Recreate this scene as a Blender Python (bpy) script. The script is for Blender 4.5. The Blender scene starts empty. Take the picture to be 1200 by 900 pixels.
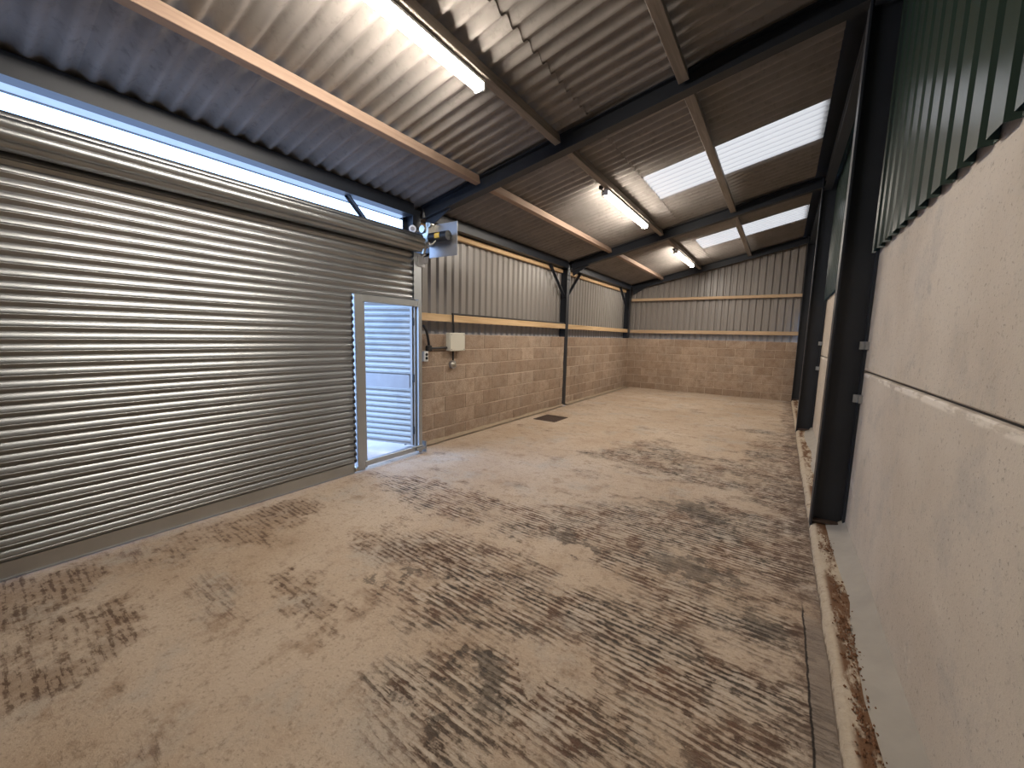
import bpy, bmesh, math, random
from mathutils import Vector, Matrix

random.seed(7)
scene = bpy.context.scene
COL = scene.collection

# ------------------------------------------------------------------ camera
CAM_H = 1.575
YAW, PITCH, ROLL, FPX = 0.587, 0.12, -0.023, 471.13
fwd = Vector((-math.sin(YAW) * math.cos(PITCH), math.cos(YAW) * math.cos(PITCH), -math.sin(PITCH)))
rgt = Vector((math.cos(YAW), math.sin(YAW), 0.0))
dwn = fwd.cross(rgt)
r2 = rgt * math.cos(ROLL) + dwn * math.sin(ROLL)
d2 = rgt * -math.sin(ROLL) + dwn * math.cos(ROLL)
cam_data = bpy.data.cameras.new('camera')
cam_data.sensor_fit = 'HORIZONTAL'
cam_data.sensor_width = 36.0
cam_data.lens = FPX / 1200.0 * 36.0
cam_data.clip_start = 0.02
cam_data.clip_end = 300
cam = bpy.data.objects.new('camera', cam_data)
COL.objects.link(cam)
cam.matrix_world = Matrix(((r2.x, -d2.x, -fwd.x, 0.0), (r2.y, -d2.y, -fwd.y, 0.0), (r2.z, -d2.z, -fwd.z, CAM_H), (0, 0, 0, 1)))
scene.camera = cam

# ------------------------------------------------------------------ sky (bright overcast daylight) and exposure
world = bpy.data.worlds.new('overcast_sky')
scene.world = world
world.use_nodes = True
bg = world.node_tree.nodes['Background']
bg.inputs['Color'].default_value = (0.36, 0.57, 1.0, 1)
bg.inputs['Strength'].default_value = 6.2
LED_STRENGTH = 135.0
scene.view_settings.view_transform = 'Standard'
scene.view_settings.look = 'None'
scene.view_settings.gamma = 1.0
scene.view_settings.use_curve_mapping = False
scene.view_settings.exposure = 0.0
scene.cycles.max_bounces = 10
scene.cycles.diffuse_bounces = 6

# ------------------------------------------------------------------ mesh helpers
class MB:
    def __init__(self):
        self.v, self.f = [], []

    def add(self, verts, faces):
        n = len(self.v)
        self.v += [tuple(p) for p in verts]
        self.f += [tuple(i + n for i in q) for q in faces]
        return self

    def box(self, x0, x1, y0, y1, z0, z1):
        p = [(x, y, z) for x in (x0, x1) for y in (y0, y1) for z in (z0, z1)]
        return self.add(p, [(0, 1, 3, 2), (4, 6, 7, 5), (0, 4, 5, 1), (2, 3, 7, 6), (0, 2, 6, 4), (1, 5, 7, 3)])

    def sweep(self, prof, a, b, u, w):
        """closed profile (s,t) placed as a + s*u + t*w and swept to b"""
        a, b, u, w = Vector(a), Vector(b), Vector(u), Vector(w)
        n = len(prof)
        pts = [a + u * s + w * t for s, t in prof] + [b + u * s + w * t for s, t in prof]
        fs = [(i, (i + 1) % n, n + (i + 1) % n, n + i) for i in range(n)]
        fs += [tuple(range(n - 1, -1, -1)), tuple(range(n, 2 * n))]
        return self.add(pts, fs)

    def bar(self, a, b, wa, wb, up=(0, 0, 1)):
        a, b = Vector(a), Vector(b)
        d = (b - a).normalized()
        u = d.cross(Vector(up))
        if u.length < 1e-4:
            u = Vector((1, 0, 0))
        u.normalize()
        w = u.cross(d)
        h, k = wa / 2, wb / 2
        return self.sweep([(-h, -k), (h, -k), (h, k), (-h, k)], a, b, u, w)

    def cyl(self, a, b, r, n=16, r2=None):
        a, b = Vector(a), Vector(b)
        d = (b - a).normalized()
        u = d.orthogonal().normalized()
        w = d.cross(u)
        q = r if r2 is None else r2
        p = [a + (u * math.cos(2 * math.pi * i / n) + w * math.sin(2 * math.pi * i / n)) * r for i in range(n)]
        p += [b + (u * math.cos(2 * math.pi * i / n) + w * math.sin(2 * math.pi * i / n)) * q for i in range(n)]
        fs = [(i, (i + 1) % n, n + (i + 1) % n, n + i) for i in range(n)] + [tuple(range(n - 1, -1, -1)), tuple(range(n, 2 * n))]
        return self.add(p, fs)

    def tube(self, pts, r, n=8):
        pts = [Vector(p) for p in pts]
        rings = []
        t0 = (pts[1] - pts[0]).normalized()
        u = t0.orthogonal().normalized()
        for i, p in enumerate(pts):
            t = (pts[min(i + 1, len(pts) - 1)] - pts[max(i - 1, 0)]).normalized()
            u = (u - t * u.dot(t)).normalized()
            w = t.cross(u)
            rings += [p + (u * math.cos(2 * math.pi * k / n) + w * math.sin(2 * math.pi * k / n)) * r for k in range(n)]
        fs = []
        for i in range(len(pts) - 1):
            for k in range(n):
                fs.append((i * n + k, i * n + (k + 1) % n, (i + 1) * n + (k + 1) % n, (i + 1) * n + k))
        m = (len(pts) - 1) * n
        fs += [tuple(range(n - 1, -1, -1)), tuple(range(m, m + n))]
        return self.add(rings, fs)

    def strip(self, rows):
        """grid surface from rows of points"""
        n = len(rows[0])
        return self.add([p for r in rows for p in r],
                        [(i * n + j, i * n + j + 1, (i + 1) * n + j + 1, (i + 1) * n + j)
                         for i in range(len(rows) - 1) for j in range(n - 1)])

    def mesh(self, name, mat, origin=(0, 0, 0), smooth=False, bevel=0.0, angle=35):
        o = Vector(origin)
        me = bpy.data.meshes.new(name)
        me.from_pydata([tuple(Vector(p) - o) for p in self.v], [], self.f)
        bm = bmesh.new()
        bm.from_mesh(me)
        bmesh.ops.recalc_face_normals(bm, faces=bm.faces)
        if bevel > 0:
            es = [e for e in bm.edges if len(e.link_faces) == 2 and e.calc_face_angle(0) > 0.6]
            bmesh.ops.bevel(bm, geom=es, offset=bevel, segments=1, affect='EDGES')
        if smooth:
            for fc in bm.faces:
                fc.smooth = True
            for e in bm.edges:
                e.smooth = not (len(e.link_faces) == 2 and e.calc_face_angle(0) > math.radians(angle))
        bm.to_mesh(me)
        bm.free()
        me.materials.append(mat)
        return me


def wloc(o):
    p = Vector((0, 0, 0))
    while o is not None:
        p += o.location
        o = o.parent
    return p


def build(mb, name, mat, parent=None, loc=None, smooth=False, bevel=0.0, angle=35):
    """mesh coordinates are world coordinates; loc is the object's world origin"""
    base = wloc(parent) if parent else Vector((0, 0, 0))
    org = Vector(loc) if loc is not None else base
    o = bpy.data.objects.new(name, mb.mesh(name, mat, org, smooth, bevel, angle))
    o.location = org - base
    o.parent = parent
    COL.objects.link(o)
    return o


def link_mesh(name, me, parent, loc):
    o = bpy.data.objects.new(name, me)
    o.parent = parent
    o.location = Vector(loc) - wloc(parent)
    COL.objects.link(o)
    return o


def empty(name, loc, label=None, cat=None, group=None, kind=None):
    o = bpy.data.objects.new(name, None)
    o.location = loc
    o.empty_display_size = 0.1
    COL.objects.link(o)
    return tag(o, label, cat, group, kind)


def tag(o, label=None, cat=None, group=None, kind=None):
    for k, v in (('label', label), ('category', cat), ('group', group), ('kind', kind)):
        if v:
            o[k] = v
    return o


def ibeam(mb, a, b, depth, width, depth_dir, width_dir, tf=0.012, tw=0.008):
    D, W, f, w = depth / 2, width / 2, tf, tw / 2
    prof = [(-D, -W), (-D + f, -W), (-D + f, -w), (D - f, -w), (D - f, -W), (D, -W), (D, W), (D - f, W), (D - f, w), (-D + f, w), (-D + f, W), (-D, W)]
    return mb.sweep(prof, a, b, depth_dir, width_dir)


# ------------------------------------------------------------------ materials
class NT:
    def __init__(self, name):
        self.m = bpy.data.materials.new(name)
        self.m.use_nodes = True
        self.t = self.m.node_tree
        self.b = self.t.nodes['Principled BSDF']
        self.out = self.t.nodes['Material Output']
        self.co = self.t.nodes.new('ShaderNodeTexCoord').outputs['Object']

    def n(self, kind, **kw):
        nd = self.t.nodes.new(kind)
        for k, v in kw.items():
            setattr(nd, k, v)
        return nd

    def put(self, sock, val):
        if hasattr(val, 'is_linked') or isinstance(val, bpy.types.NodeSocket):
            self.t.links.new(val, sock)
        elif isinstance(val, (tuple, list)) and len(val) == 3 and sock.type == 'RGBA':
            sock.default_value = (*val, 1)
        else:
            sock.default_value = val

    def world(self):
        return self.n('ShaderNodeNewGeometry').outputs['Position']

    def scaled(self, s, rz=0.0, src=None, loc=(0, 0, 0)):
        mp = self.n('ShaderNodeMapping')
        mp.inputs['Scale'].default_value = s
        mp.inputs['Rotation'].default_value = (0, 0, rz)
        mp.inputs['Location'].default_value = loc
        self.put(mp.inputs['Vector'], src or self.co)
        return mp.outputs['Vector']

    def noise(self, scale, detail=4, rough=0.55, vec=None, dist=0.0):
        nd = self.n('ShaderNodeTexNoise')
        nd.inputs['Scale'].default_value = scale
        nd.inputs['Detail'].default_value = detail
        nd.inputs['Roughness'].default_value = rough
        nd.inputs['Distortion'].default_value = dist
        self.put(nd.inputs['Vector'], vec or self.co)
        return nd.outputs['Fac']

    def ramp(self, fac, lo, hi, a=0.0, b=1.0):
        nd = self.n('ShaderNodeMapRange', interpolation_type='SMOOTHSTEP')
        self.put(nd.inputs['Value'], fac)
        nd.inputs['From Min'].default_value = lo
        nd.inputs['From Max'].default_value = hi
        nd.inputs['To Min'].default_value = a
        nd.inputs['To Max'].default_value = b
        return nd.outputs['Result']

    def math(self, op, a, b=0.0, clamp=False):
        nd = self.n('ShaderNodeMath', operation=op, use_clamp=clamp)
        self.put(nd.inputs[0], a)
        self.put(nd.inputs[1], b)
        return nd.outputs[0]

    def mix(self, fac, a, b):
        nd = self.n('ShaderNodeMix', data_type='RGBA')
        self.put(nd.inputs[0], fac)
        self.put(nd.inputs[6], a)
        self.put(nd.inputs[7], b)
        return nd.outputs[2]

    def sep(self, vec):
        nd = self.n('ShaderNodeSeparateXYZ')
        self.put(nd.inputs[0], vec)
        return nd.outputs

    def blob(self, cx, cy, rx, ry, src=None):
        s = self.sep(src or self.co)
        dx = self.math('DIVIDE', self.math('SUBTRACT', s[0], cx), rx)
        dy = self.math('DIVIDE', self.math('SUBTRACT', s[1], cy), ry)
        d = self.math('ADD', self.math('MULTIPLY', dx, dx), self.math('MULTIPLY', dy, dy))
        return self.ramp(d, 1.0, 0.0)

    def bump(self, height, strength=0.3, dist=0.01):
        nd = self.n('ShaderNodeBump')
        nd.inputs['Strength'].default_value = strength
        nd.inputs['Distance'].default_value = dist
        self.put(nd.inputs['Height'], height)
        self.put(self.b.inputs['Normal'], nd.outputs[0])

    def set(self, color=None, rough=None, metal=None, spec=None):
        if color is not None:
            self.put(self.b.inputs['Base Color'], color)
        if rough is not None:
            self.put(self.b.inputs['Roughness'], rough)
        if metal is not None:
            self.put(self.b.inputs['Metallic'], metal)
        if spec is not None:
            self.put(self.b.inputs['Specular IOR Level'], spec)
        return self.m


def simple(name, col, rough=0.6, metal=0.0, var=0.15, scale=12.0, bump=0.0):
    t = NT(name)
    n = t.noise(scale, 5)
    c = t.mix(n, tuple(x * (1 - var) for x in col), tuple(min(1, x * (1 + var)) for x in col))
    if bump:
        t.bump(n, bump)
    return t.set(c, rough, metal)


def mat_floor():
    t = NT('tamped_concrete')
    RZ = math.radians(4.3)
    big = t.noise(0.8, 5, 0.6)
    mid = t.noise(4.5, 6, 0.70)
    sml = t.noise(16, 6, 0.74)
    fine = t.noise(55, 5, 0.75)

    # coordinates bent by two scales of noise, so that stains get ragged outlines
    def warped(scale, amp, src):
        nd = t.n('ShaderNodeTexNoise')
        nd.inputs['Scale'].default_value = scale
        nd.inputs['Detail'].default_value = 6
        nd.inputs['Roughness'].default_value = 0.7
        t.put(nd.inputs['Vector'], t.co)
        v = t.n('ShaderNodeVectorMath', operation='SUBTRACT')
        t.put(v.inputs[0], nd.outputs['Color'])
        v.inputs[1].default_value = (0.5, 0.5, 0.5)
        m = t.n('ShaderNodeVectorMath', operation='SCALE')
        t.put(m.inputs[0], v.outputs[0])
        m.inputs['Scale'].default_value = amp
        a = t.n('ShaderNodeVectorMath', operation='ADD')
        t.put(a.inputs[0], src)
        t.put(a.inputs[1], m.outputs[0])
        return a.outputs[0]

    wco = warped(7.0, 0.45, warped(1.7, 1.3, t.co))

    def c2(n, k):
        return t.math('MULTIPLY', t.math('SUBTRACT', n, 0.5), k)

    def union(bl):
        r = None
        for b in bl:
            q = t.blob(*b, src=wco)
            r = q if r is None else t.math('MAXIMUM', r, q)
        return r

    base = t.mix(t.ramp(big, 0.35, 0.65), (0.45, 0.335, 0.235), (0.54, 0.435, 0.335))
    base = t.mix(t.ramp(t.noise(1.9, 5, 0.65), 0.5, 0.68, 0, 0.6), base, (0.43, 0.385, 0.33))
    base = t.mix(t.ramp(mid, 0.50, 0.70, 0, 0.6), base, (0.31, 0.205, 0.13))
    base = t.mix(t.ramp(sml, 0.52, 0.68, 0, 0.6), base, (0.26, 0.18, 0.12))
    base = t.mix(t.ramp(fine, 0.55, 0.66, 0, 0.55), base, (0.16, 0.11, 0.075))
    base = t.mix(t.ramp(fine, 0.45, 0.33, 0, 0.4), base, (0.68, 0.58, 0.46))
    # tamping grooves running across the room, filled with dark dirt
    vec = t.scaled((1, 1, 1), RZ)
    wob = t.noise(4, 5, 0.65, vec)
    s = t.sep(vec)
    ph = t.math('ADD', t.math('MULTIPLY', s[1], 2 * math.pi / 0.037), t.math('MULTIPLY', wob, 9.0))
    wave = t.math('SINE', ph)
    streak = t.noise(1.0, 7, 0.75, t.scaled((5, 42, 1), RZ))
    gv = t.math('ADD', t.math('MULTIPLY', wave, 0.085), t.math('ADD', c2(streak, 1.35), t.math('ADD', c2(sml, 0.75), c2(mid, 0.35))))
    groove = t.ramp(gv, -0.01, 0.12)
    ridge = t.ramp(gv, -0.04, -0.2)
    n1 = t.noise(1.2, 6, 0.68, t.scaled((0.7, 1.6, 1)))
    blobs = union([(-0.45, 1.8, 1.1, 1.2), (-0.75, 1.15, 0.8, 0.6), (-0.6, 3.2, 1.6, 1.0), (-0.2, 3.6, 0.9, 2.0), (-1.5, 2.0, 1.2, 0.6),
                   (0.1, 5.5, 0.7, 4.0), (-1.0, 5.4, 1.4, 1.1), (-2.4, 2.75, 1.6, 0.35)])
    region = t.ramp(t.math('ADD', t.math('MULTIPLY', blobs, 0.8), t.math('ADD', c2(n1, 3.4), c2(mid, 1.2))), 0.15, 0.95)
    clear = union([(-0.78, 1.62, 0.34, 0.22), (-0.42, 1.02, 0.5, 0.3), (-1.1, 2.5, 0.4, 0.25)])
    clear = t.ramp(t.math('ADD', clear, t.math('ADD', c2(mid, 1.8), c2(sml, 1.2))), 0.3, 0.7, 1.0, 0.1)
    reg = t.math('MULTIPLY', region, clear)
    gm = t.math('MULTIPLY', groove, reg)
    hue = t.ramp(t.noise(2.2, 5, 0.65), 0.42, 0.6)
    dirt = t.mix(hue, (0.045, 0.036, 0.029), (0.125, 0.062, 0.038))
    c = t.mix(t.math('MULTIPLY', reg, 0.30), base, t.mix(hue, (0.22, 0.18, 0.15), (0.29, 0.18, 0.125)))
    c = t.mix(t.math('MULTIPLY', gm, 0.92), c, dirt)
    c = t.mix(t.math('MULTIPLY', t.math('MULTIPLY', ridge, reg), 0.7), c, (0.60, 0.52, 0.43))
    # old brown stains
    st = union([(-2.85, 0.35, 0.7, 0.4), (-2.25, 1.2, 0.7, 0.22), (-3.45, 1.5, 0.5, 0.9), (-2.0, 1.9, 0.7, 0.3), (-3.5, 0.3, 0.5, 0.5)])
    st = t.ramp(t.math('ADD', t.math('MULTIPLY', st, 0.8), t.math('ADD', c2(t.noise(2.4, 6, 0.68), 2.6), c2(sml, 1.2))), 0.35, 1.05)
    c = t.mix(t.math('MULTIPLY', st, 0.45), c, (0.17, 0.09, 0.045))
    c = t.mix(t.math('MULTIPLY', t.math('MULTIPLY', st, groove), 0.8), c, (0.08, 0.042, 0.023))
    sp = union([(-1.05, 1.36, 0.24, 0.15), (-1.03, 1.02, 0.10, 0.08), (-0.42, 2.85, 0.5, 0.2), (-0.5, 3.9, 0.55, 0.3), (-1.25, 2.75, 0.3, 0.15), (-2.0, 1.62, 0.12, 0.07), (0.0, 2.4, 0.3, 0.2)])
    sp = t.ramp(t.math('ADD', sp, t.math('ADD', c2(mid, 1.6), c2(sml, 1.6))), 0.25, 0.95)
    c = t.mix(t.math('MULTIPLY', sp, 0.62), c, (0.075, 0.062, 0.050))
    # dirt collected against the kerb, and a smooth screed strip beside it
    x = t.sep(t.co)[0]
    ed = t.ramp(t.math('ADD', x, t.math('ADD', c2(mid, 1.0), c2(sml, 0.6))), 0.05, 0.36)
    c = t.mix(t.math('MULTIPLY', ed, 0.7), c, (0.105, 0.062, 0.043))
    strip = t.math('MULTIPLY', t.ramp(x, 0.235, 0.24), t.ramp(t.math('ADD', t.sep(t.co)[1], c2(mid, 0.6)), 2.75, 2.65))
    c = t.mix(t.math('MULTIPLY', strip, 0.7), c, t.mix(sml, (0.20, 0.165, 0.135), (0.34, 0.285, 0.235)))
    crack = t.math('MULTIPLY', t.ramp(t.math('ABSOLUTE', t.math('SUBTRACT', x, t.math('ADD', 0.236, c2(mid, 0.03)))), 0.007, 0.002), t.ramp(t.sep(t.co)[1], 2.95, 2.75))
    c = t.mix(crack, c, (0.03, 0.022, 0.018))
    hgt = t.math('SUBTRACT', t.math('ADD', t.math('MULTIPLY', fine, 0.5), t.math('MULTIPLY', sml, 0.5)), t.math('MULTIPLY', gm, 0.8))
    t.bump(hgt, 0.7, 0.018)
    return t.set(c, t.ramp(big, 0.3, 0.7, 0.65, 0.85), 0.0, 0.35)


def mat_block():
    t = NT('concrete_block')
    rnd = t.n('ShaderNodeObjectInfo').outputs['Random']
    w = t.world()
    base = t.mix(rnd, (0.36, 0.262, 0.19), (0.53, 0.41, 0.31))
    n = t.noise(2.0, 5, 0.6, w)
    base = t.mix(t.ramp(n, 0.4, 0.7, 0, 0.6), base, (0.36, 0.295, 0.235))
    mott = t.noise(7, 6, 0.7, w)
    base = t.mix(t.ramp(mott, 0.42, 0.68, 0, 0.6), base, (0.25, 0.165, 0.115))
    fine = t.noise(50, 6, 0.75, w)
    c = t.mix(t.ramp(fine, 0.45, 0.65, 0, 0.6), base, (0.19, 0.13, 0.09))
    t.bump(t.math('ADD', fine, mott), 0.8, 0.015)
    return t.set(c, 0.92, 0.0, 0.2)


def mat_panel():
    t = NT('precast_concrete')
    w = t.world()
    a = t.noise(0.9, 5, 0.6, w)
    b = t.noise(7, 6, 0.7, w)
    f = t.noise(70, 5, 0.7, w)
    c = t.mix(t.ramp(a, 0.35, 0.65), (0.45, 0.39, 0.325), (0.53, 0.475, 0.41))
    blot = t.math('MULTIPLY', t.ramp(b, 0.52, 0.7), t.ramp(t.noise(1.6, 4, 0.6, w), 0.5, 0.65))
    c = t.mix(t.math('MULTIPLY', blot, 0.85), c, (0.25, 0.24, 0.235))
    c = t.mix(t.ramp(t.noise(2.3, 6, 0.7, w), 0.5, 0.68, 0, 0.5), c, (0.36, 0.335, 0.31))
    c = t.mix(t.ramp(t.noise(22, 6, 0.75, w), 0.56, 0.68, 0, 0.5), c, (0.27, 0.235, 0.20))
    c = t.mix(t.ramp(f, 0.58, 0.70, 0, 0.8), c, (0.17, 0.145, 0.125))
    # pale lime bloom near the foot
    z = t.sep(w)[2]
    sc = t.noise(1.0, 5, 0.7, t.scaled((1, 2.2, 3.0), 0, w))
    bl = t.math('MULTIPLY', t.ramp(sc, 0.58, 0.68), t.math('MULTIPLY', t.ramp(z, 0.75, 0.5), t.ramp(z, 0.15, 0.3)))
    c = t.mix(t.math('MULTIPLY', bl, 0.55), c, (0.72, 0.67, 0.60))
    # chipped pale arris just under the joint
    ch = t.math('MULTIPLY', t.ramp(z, 1.315, 1.33), t.math('MULTIPLY', t.ramp(z, 1.372, 1.36), t.ramp(t.noise(1.0, 4, 0.7, t.scaled((1, 3, 9), 0, w)), 0.45, 0.55)))
    c = t.mix(t.math('MULTIPLY', ch, 0.7), c, (0.75, 0.70, 0.63))
    t.bump(t.math('ADD', f, b), 0.3, 0.008)
    return t.set(c, 0.88, 0.0, 0.25)


def mat_galv(name, col, rough, stretch, var=0.2):
    t = NT(name)
    w = t.world()
    s = t.noise(1.0, 5, 0.6, t.scaled(stretch, 0, w))
    g = t.noise(3.0, 4, 0.6, w)
    c = t.mix(s, tuple(x * (1 - var) for x in col), col)
    c = t.mix(t.ramp(g, 0.5, 0.7, 0, 0.25), c, tuple(x * 0.6 for x in col))
    return t.set(c, rough, 1.0)


def mat_timber(name, a, b, axis):
    t = NT(name)
    w = t.world()
    sc = {0: (0.6, 14, 14), 1: (14, 0.6, 14)}[axis]
    g = t.noise(1.6, 6, 0.65, t.scaled(sc, 0, w), 0.6)
    return t.set(t.mix(t.ramp(g, 0.3, 0.7), a, b), 0.75, 0.0, 0.3)


def mat_roofsheet():
    t = NT('fibre_cement_sheet')
    w = t.world()
    a = t.noise(1.1, 5, 0.65, w)
    f = t.noise(14, 6, 0.7, w)
    c = t.mix(t.ramp(a, 0.3, 0.7), (0.205, 0.185, 0.17), (0.275, 0.25, 0.23))
    c = t.mix(t.ramp(f, 0.5, 0.75, 0, 0.5), c, (0.12, 0.10, 0.09))
    t.bump(f, 0.2, 0.006)
    return t.set(c, 0.85, 0.0, 0.25)


def mat_skylight():
    t = NT('translucent_sheet')
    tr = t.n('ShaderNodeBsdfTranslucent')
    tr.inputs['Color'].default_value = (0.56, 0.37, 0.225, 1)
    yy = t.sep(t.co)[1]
    tr_f = t.ramp(t.math('COSINE', t.math('MULTIPLY', yy, 2 * math.pi / 0.1455)), -1.0, -0.55)  # darker wave bands put uneven light through the corrugations into the colour
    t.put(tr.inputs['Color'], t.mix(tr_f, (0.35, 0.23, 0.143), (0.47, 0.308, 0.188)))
    df = t.n('ShaderNodeBsdfDiffuse')
    df.inputs['Color'].default_value = (0.70, 0.68, 0.62, 1)
    mx = t.n('ShaderNodeMixShader')
    mx.inputs[0].default_value = 0.12
    t.t.links.new(tr.outputs[0], mx.inputs[1])
    t.t.links.new(df.outputs[0], mx.inputs[2])
    t.t.links.new(mx.outputs[0], t.out.inputs['Surface'])
    return t.m


def mat_led():
    t = NT('led_diffuser')
    t.set((0.9, 0.9, 0.9), 0.4)
    t.put(t.b.inputs['Emission Color'], (1.0, 0.91, 0.80))
    t.b.inputs['Emission Strength'].default_value = LED_STRENGTH
    return t.m


def mat_steel():
    t = NT('painted_steel')
    w = t.world()
    n = t.noise(5, 5, 0.6, w)
    c = t.mix(n, (0.009, 0.012, 0.018), (0.019, 0.023, 0.031))
    sp = t.noise(18, 5, 0.75, w)
    c = t.mix(t.ramp(sp, 0.66, 0.76, 0, 0.5), c, (0.07, 0.045, 0.035))
    return t.set(c, 0.48, 0.0, 0.5)


def mat_kerb():
    t = NT('kerb_concrete')
    w = t.world()
    f = t.noise(30, 5, 0.7, w)
    n = t.noise(2.6, 6, 0.72, t.scaled((3.5, 1, 1), 0, w))
    x = t.sep(w)[0]
    c = t.mix(f, (0.36, 0.29, 0.21), (0.54, 0.46, 0.36))
    z = t.sep(w)[2]
    low = t.ramp(t.math('ADD', z, t.math('MULTIPLY', t.math('SUBTRACT', t.noise(12, 6, 0.7, w), 0.5), 0.12)), 0.035, 0.005)
    c = t.mix(t.math('MULTIPLY', low, 0.8), c, (0.09, 0.06, 0.045))
    band = t.math('MULTIPLY', t.ramp(x, 0.345, 0.375), t.ramp(n, 0.43, 0.55))
    c = t.mix(t.math('MULTIPLY', band, 0.95), c, (0.135, 0.064, 0.030))
    c = t.mix(t.ramp(t.noise(9, 5, 0.7, w), 0.54, 0.68, 0, 0.7), c, (0.17, 0.12, 0.08))
    t.bump(t.math('ADD', f, n), 0.5, 0.015)
    return t.set(c, 0.9, 0.0, 0.2)


MAT = dict(
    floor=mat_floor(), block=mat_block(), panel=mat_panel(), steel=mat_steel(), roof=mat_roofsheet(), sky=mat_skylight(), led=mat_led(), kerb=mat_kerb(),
    mortar=simple('mortar', (0.55, 0.44, 0.34), 0.95, 0, 0.2, 30, 0.4),
    haunch=simple('cement_haunching', (0.33, 0.30, 0.26), 0.9, 0, 0.22, 6, 0.3),
    haunch_dirty=simple('dirty_mortar', (0.33, 0.255, 0.175), 0.95, 0, 0.35, 9, 0.4),
    yard=simple('yard_concrete', (0.50, 0.42, 0.38), 0.9, 0, 0.2, 5),
    slat=mat_galv('galvanised_slat', (0.345, 0.355, 0.36), 0.40, (1, 0.25, 3), 0.05),
    frame=mat_galv('galvanised_frame', (0.52, 0.54, 0.55), 0.48, (6, 6, 1.5)),
    leaf=mat_galv('galvanised_leaf', (0.42, 0.41, 0.39), 0.55, (0.4, 0.4, 5), 0.1),
    timber=mat_timber('sawn_timber', (0.50, 0.33, 0.17), (0.66, 0.47, 0.27), 1),
    timber_x=mat_timber('sawn_timber_cross', (0.44, 0.30, 0.18), (0.58, 0.43, 0.28), 0),
    purlin=mat_timber('roof_timber', (0.235, 0.16, 0.118), (0.32, 0.23, 0.172), 1),
    purlin_grey=mat_timber('glare_grey_roof_timber', (0.20, 0.17, 0.145), (0.30, 0.26, 0.225), 1),  # roof timber with the grey of lamp glare put into its colour
    clad=simple('grey_coated_sheet', (0.255, 0.232, 0.212), 0.36, 0, 0.06, 3),
    green=simple('green_coated_sheet', (0.022, 0.038, 0.029), 0.25, 0, 0.15, 2),
    black=simple('black_plastic', (0.012, 0.012, 0.013), 0.5),
    rubber=simple('dark_end_lock', (0.02, 0.025, 0.035), 0.5),
    white=simple('white_plastic', (0.66, 0.64, 0.55), 0.45, 0, 0.05),
    lampbody=simple('white_enamel', (0.75, 0.75, 0.74), 0.4, 0, 0.04),
    disc=simple('pale_plastic', (0.85, 0.86, 0.88), 0.35, 0, 0.03),
    plate=simple('grey_plate_steel', (0.34, 0.335, 0.34), 0.45, 0.6, 0.1),
    yellow=simple('yellow_sticker', (0.72, 0.47, 0.05), 0.5, 0, 0.05),
    cast=mat_galv('bright_casting', (0.55, 0.53, 0.46), 0.35, (8, 8, 8)),
    rust=simple('rusty_iron', (0.075, 0.05, 0.038), 0.75, 0.2, 0.4, 25, 0.5),
    litter=simple('leaf_litter', (0.16, 0.072, 0.032), 0.9, 0, 0.4, 40),
)

# ------------------------------------------------------------------ main dimensions
XL, XS, XC, XR = -4.14, -3.86, 0.32, 0.545          # block face, curtain plane, right column inner face, concrete face
ZT, ZJ = 2.26, 1.36                                   # top of concrete panels, joint between them
YB, YE = -2.9, 12.96                                  # wall behind, end wall face
LCOL = {'A': 3.86, 'B': 8.42, 'C': 12.86}
RCOL = {'A': 4.15, 'B': 8.42, 'C': 12.70}
PITCH_R = 0.1455


def roofz(x):
    return 3.27 + 0.222 * (x + 4.1)


# ------------------------------------------------------------------ floor, yard, kerb
build(MB().box(-4.02, 0.36, YB - 0.2, YE + 0.1, -0.12, 0.0), 'floor', MAT['floor'])['kind'] = 'structure'
build(MB().box(-16, -4.02, -12, 20, -0.15, -0.03), 'ground', MAT['yard'])['kind'] = 'structure'
k = MB()
rows = []
ny = 60
for i in range(ny + 1):
    y = YB + (YE - YB) * i / ny
    j = random.uniform(-0.004, 0.004)
    rows.append([(XC - 0.002 + j, y, -0.02), (XC + 0.006 + j, y, 0.055 + j * .5), (XC + 0.035 + j, y, 0.075), (XC + 0.09, y, 0.072 + j), (XC + 0.15, y, 0.08)])
k.strip(rows)
tag(build(k, 'trim_1', MAT['kerb'], smooth=True, angle=60), 'rough concrete kerb with rusty dirt along the right wall', kind='structure')
k = MB()
rows = []
for i in range(ny + 1):
    y = YB + (YE - YB) * i / ny
    j = 0.012 * math.sin(i * 0.9) + random.uniform(-0.006, 0.006)
    rows.append([(XC + 0.10 + j, y, 0.06), (XC + 0.13 + j, y, 0.085), (XC + 0.18, y, 0.10), (XR + 0.005, y, 0.16 + j)])
k.strip(rows)
build(k, 'trim_2', MAT['haunch'], smooth=True, angle=60)['kind'] = 'structure'
# brown leaf litter lying on the kerb
lit = MB()
for i in range(520):
    c = random.choice([1.75, 2.05, 2.45, 2.62, 3.0, 3.6, 5.3, 6.4])
    y = random.gauss(c, 0.11)
    x = XC + 0.085 + random.gauss(0, 0.026)
    if x < XC + 0.03 or x > XC + 0.15 or abs(y - RCOL['A']) < 0.12:
        continue
    s = random.uniform(0.003, 0.008)
    a = random.uniform(0, 6.28)
    z = 0.077 + random.uniform(0, 0.008)
    p = [(x + s * math.cos(a + q), y + 1.4 * s * math.sin(a + q), z + random.uniform(-0.003, 0.005)) for q in (0, 1.3, 3.1, 4.6)]
    lit.add(p + [(x, y, z + 0.006)], [(0, 1, 4), (1, 2, 4), (2, 3, 4), (3, 0, 4), (0, 3, 2, 1)])
tag(build(lit, 'leaf_litter', MAT['litter']), 'rust brown leaf litter strewn along the kerb', 'litter', kind='stuff')

# ------------------------------------------------------------------ block walls
CH = 0.232
Z_FIRST = -0.05
NC = 7
JT = 0.011


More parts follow.
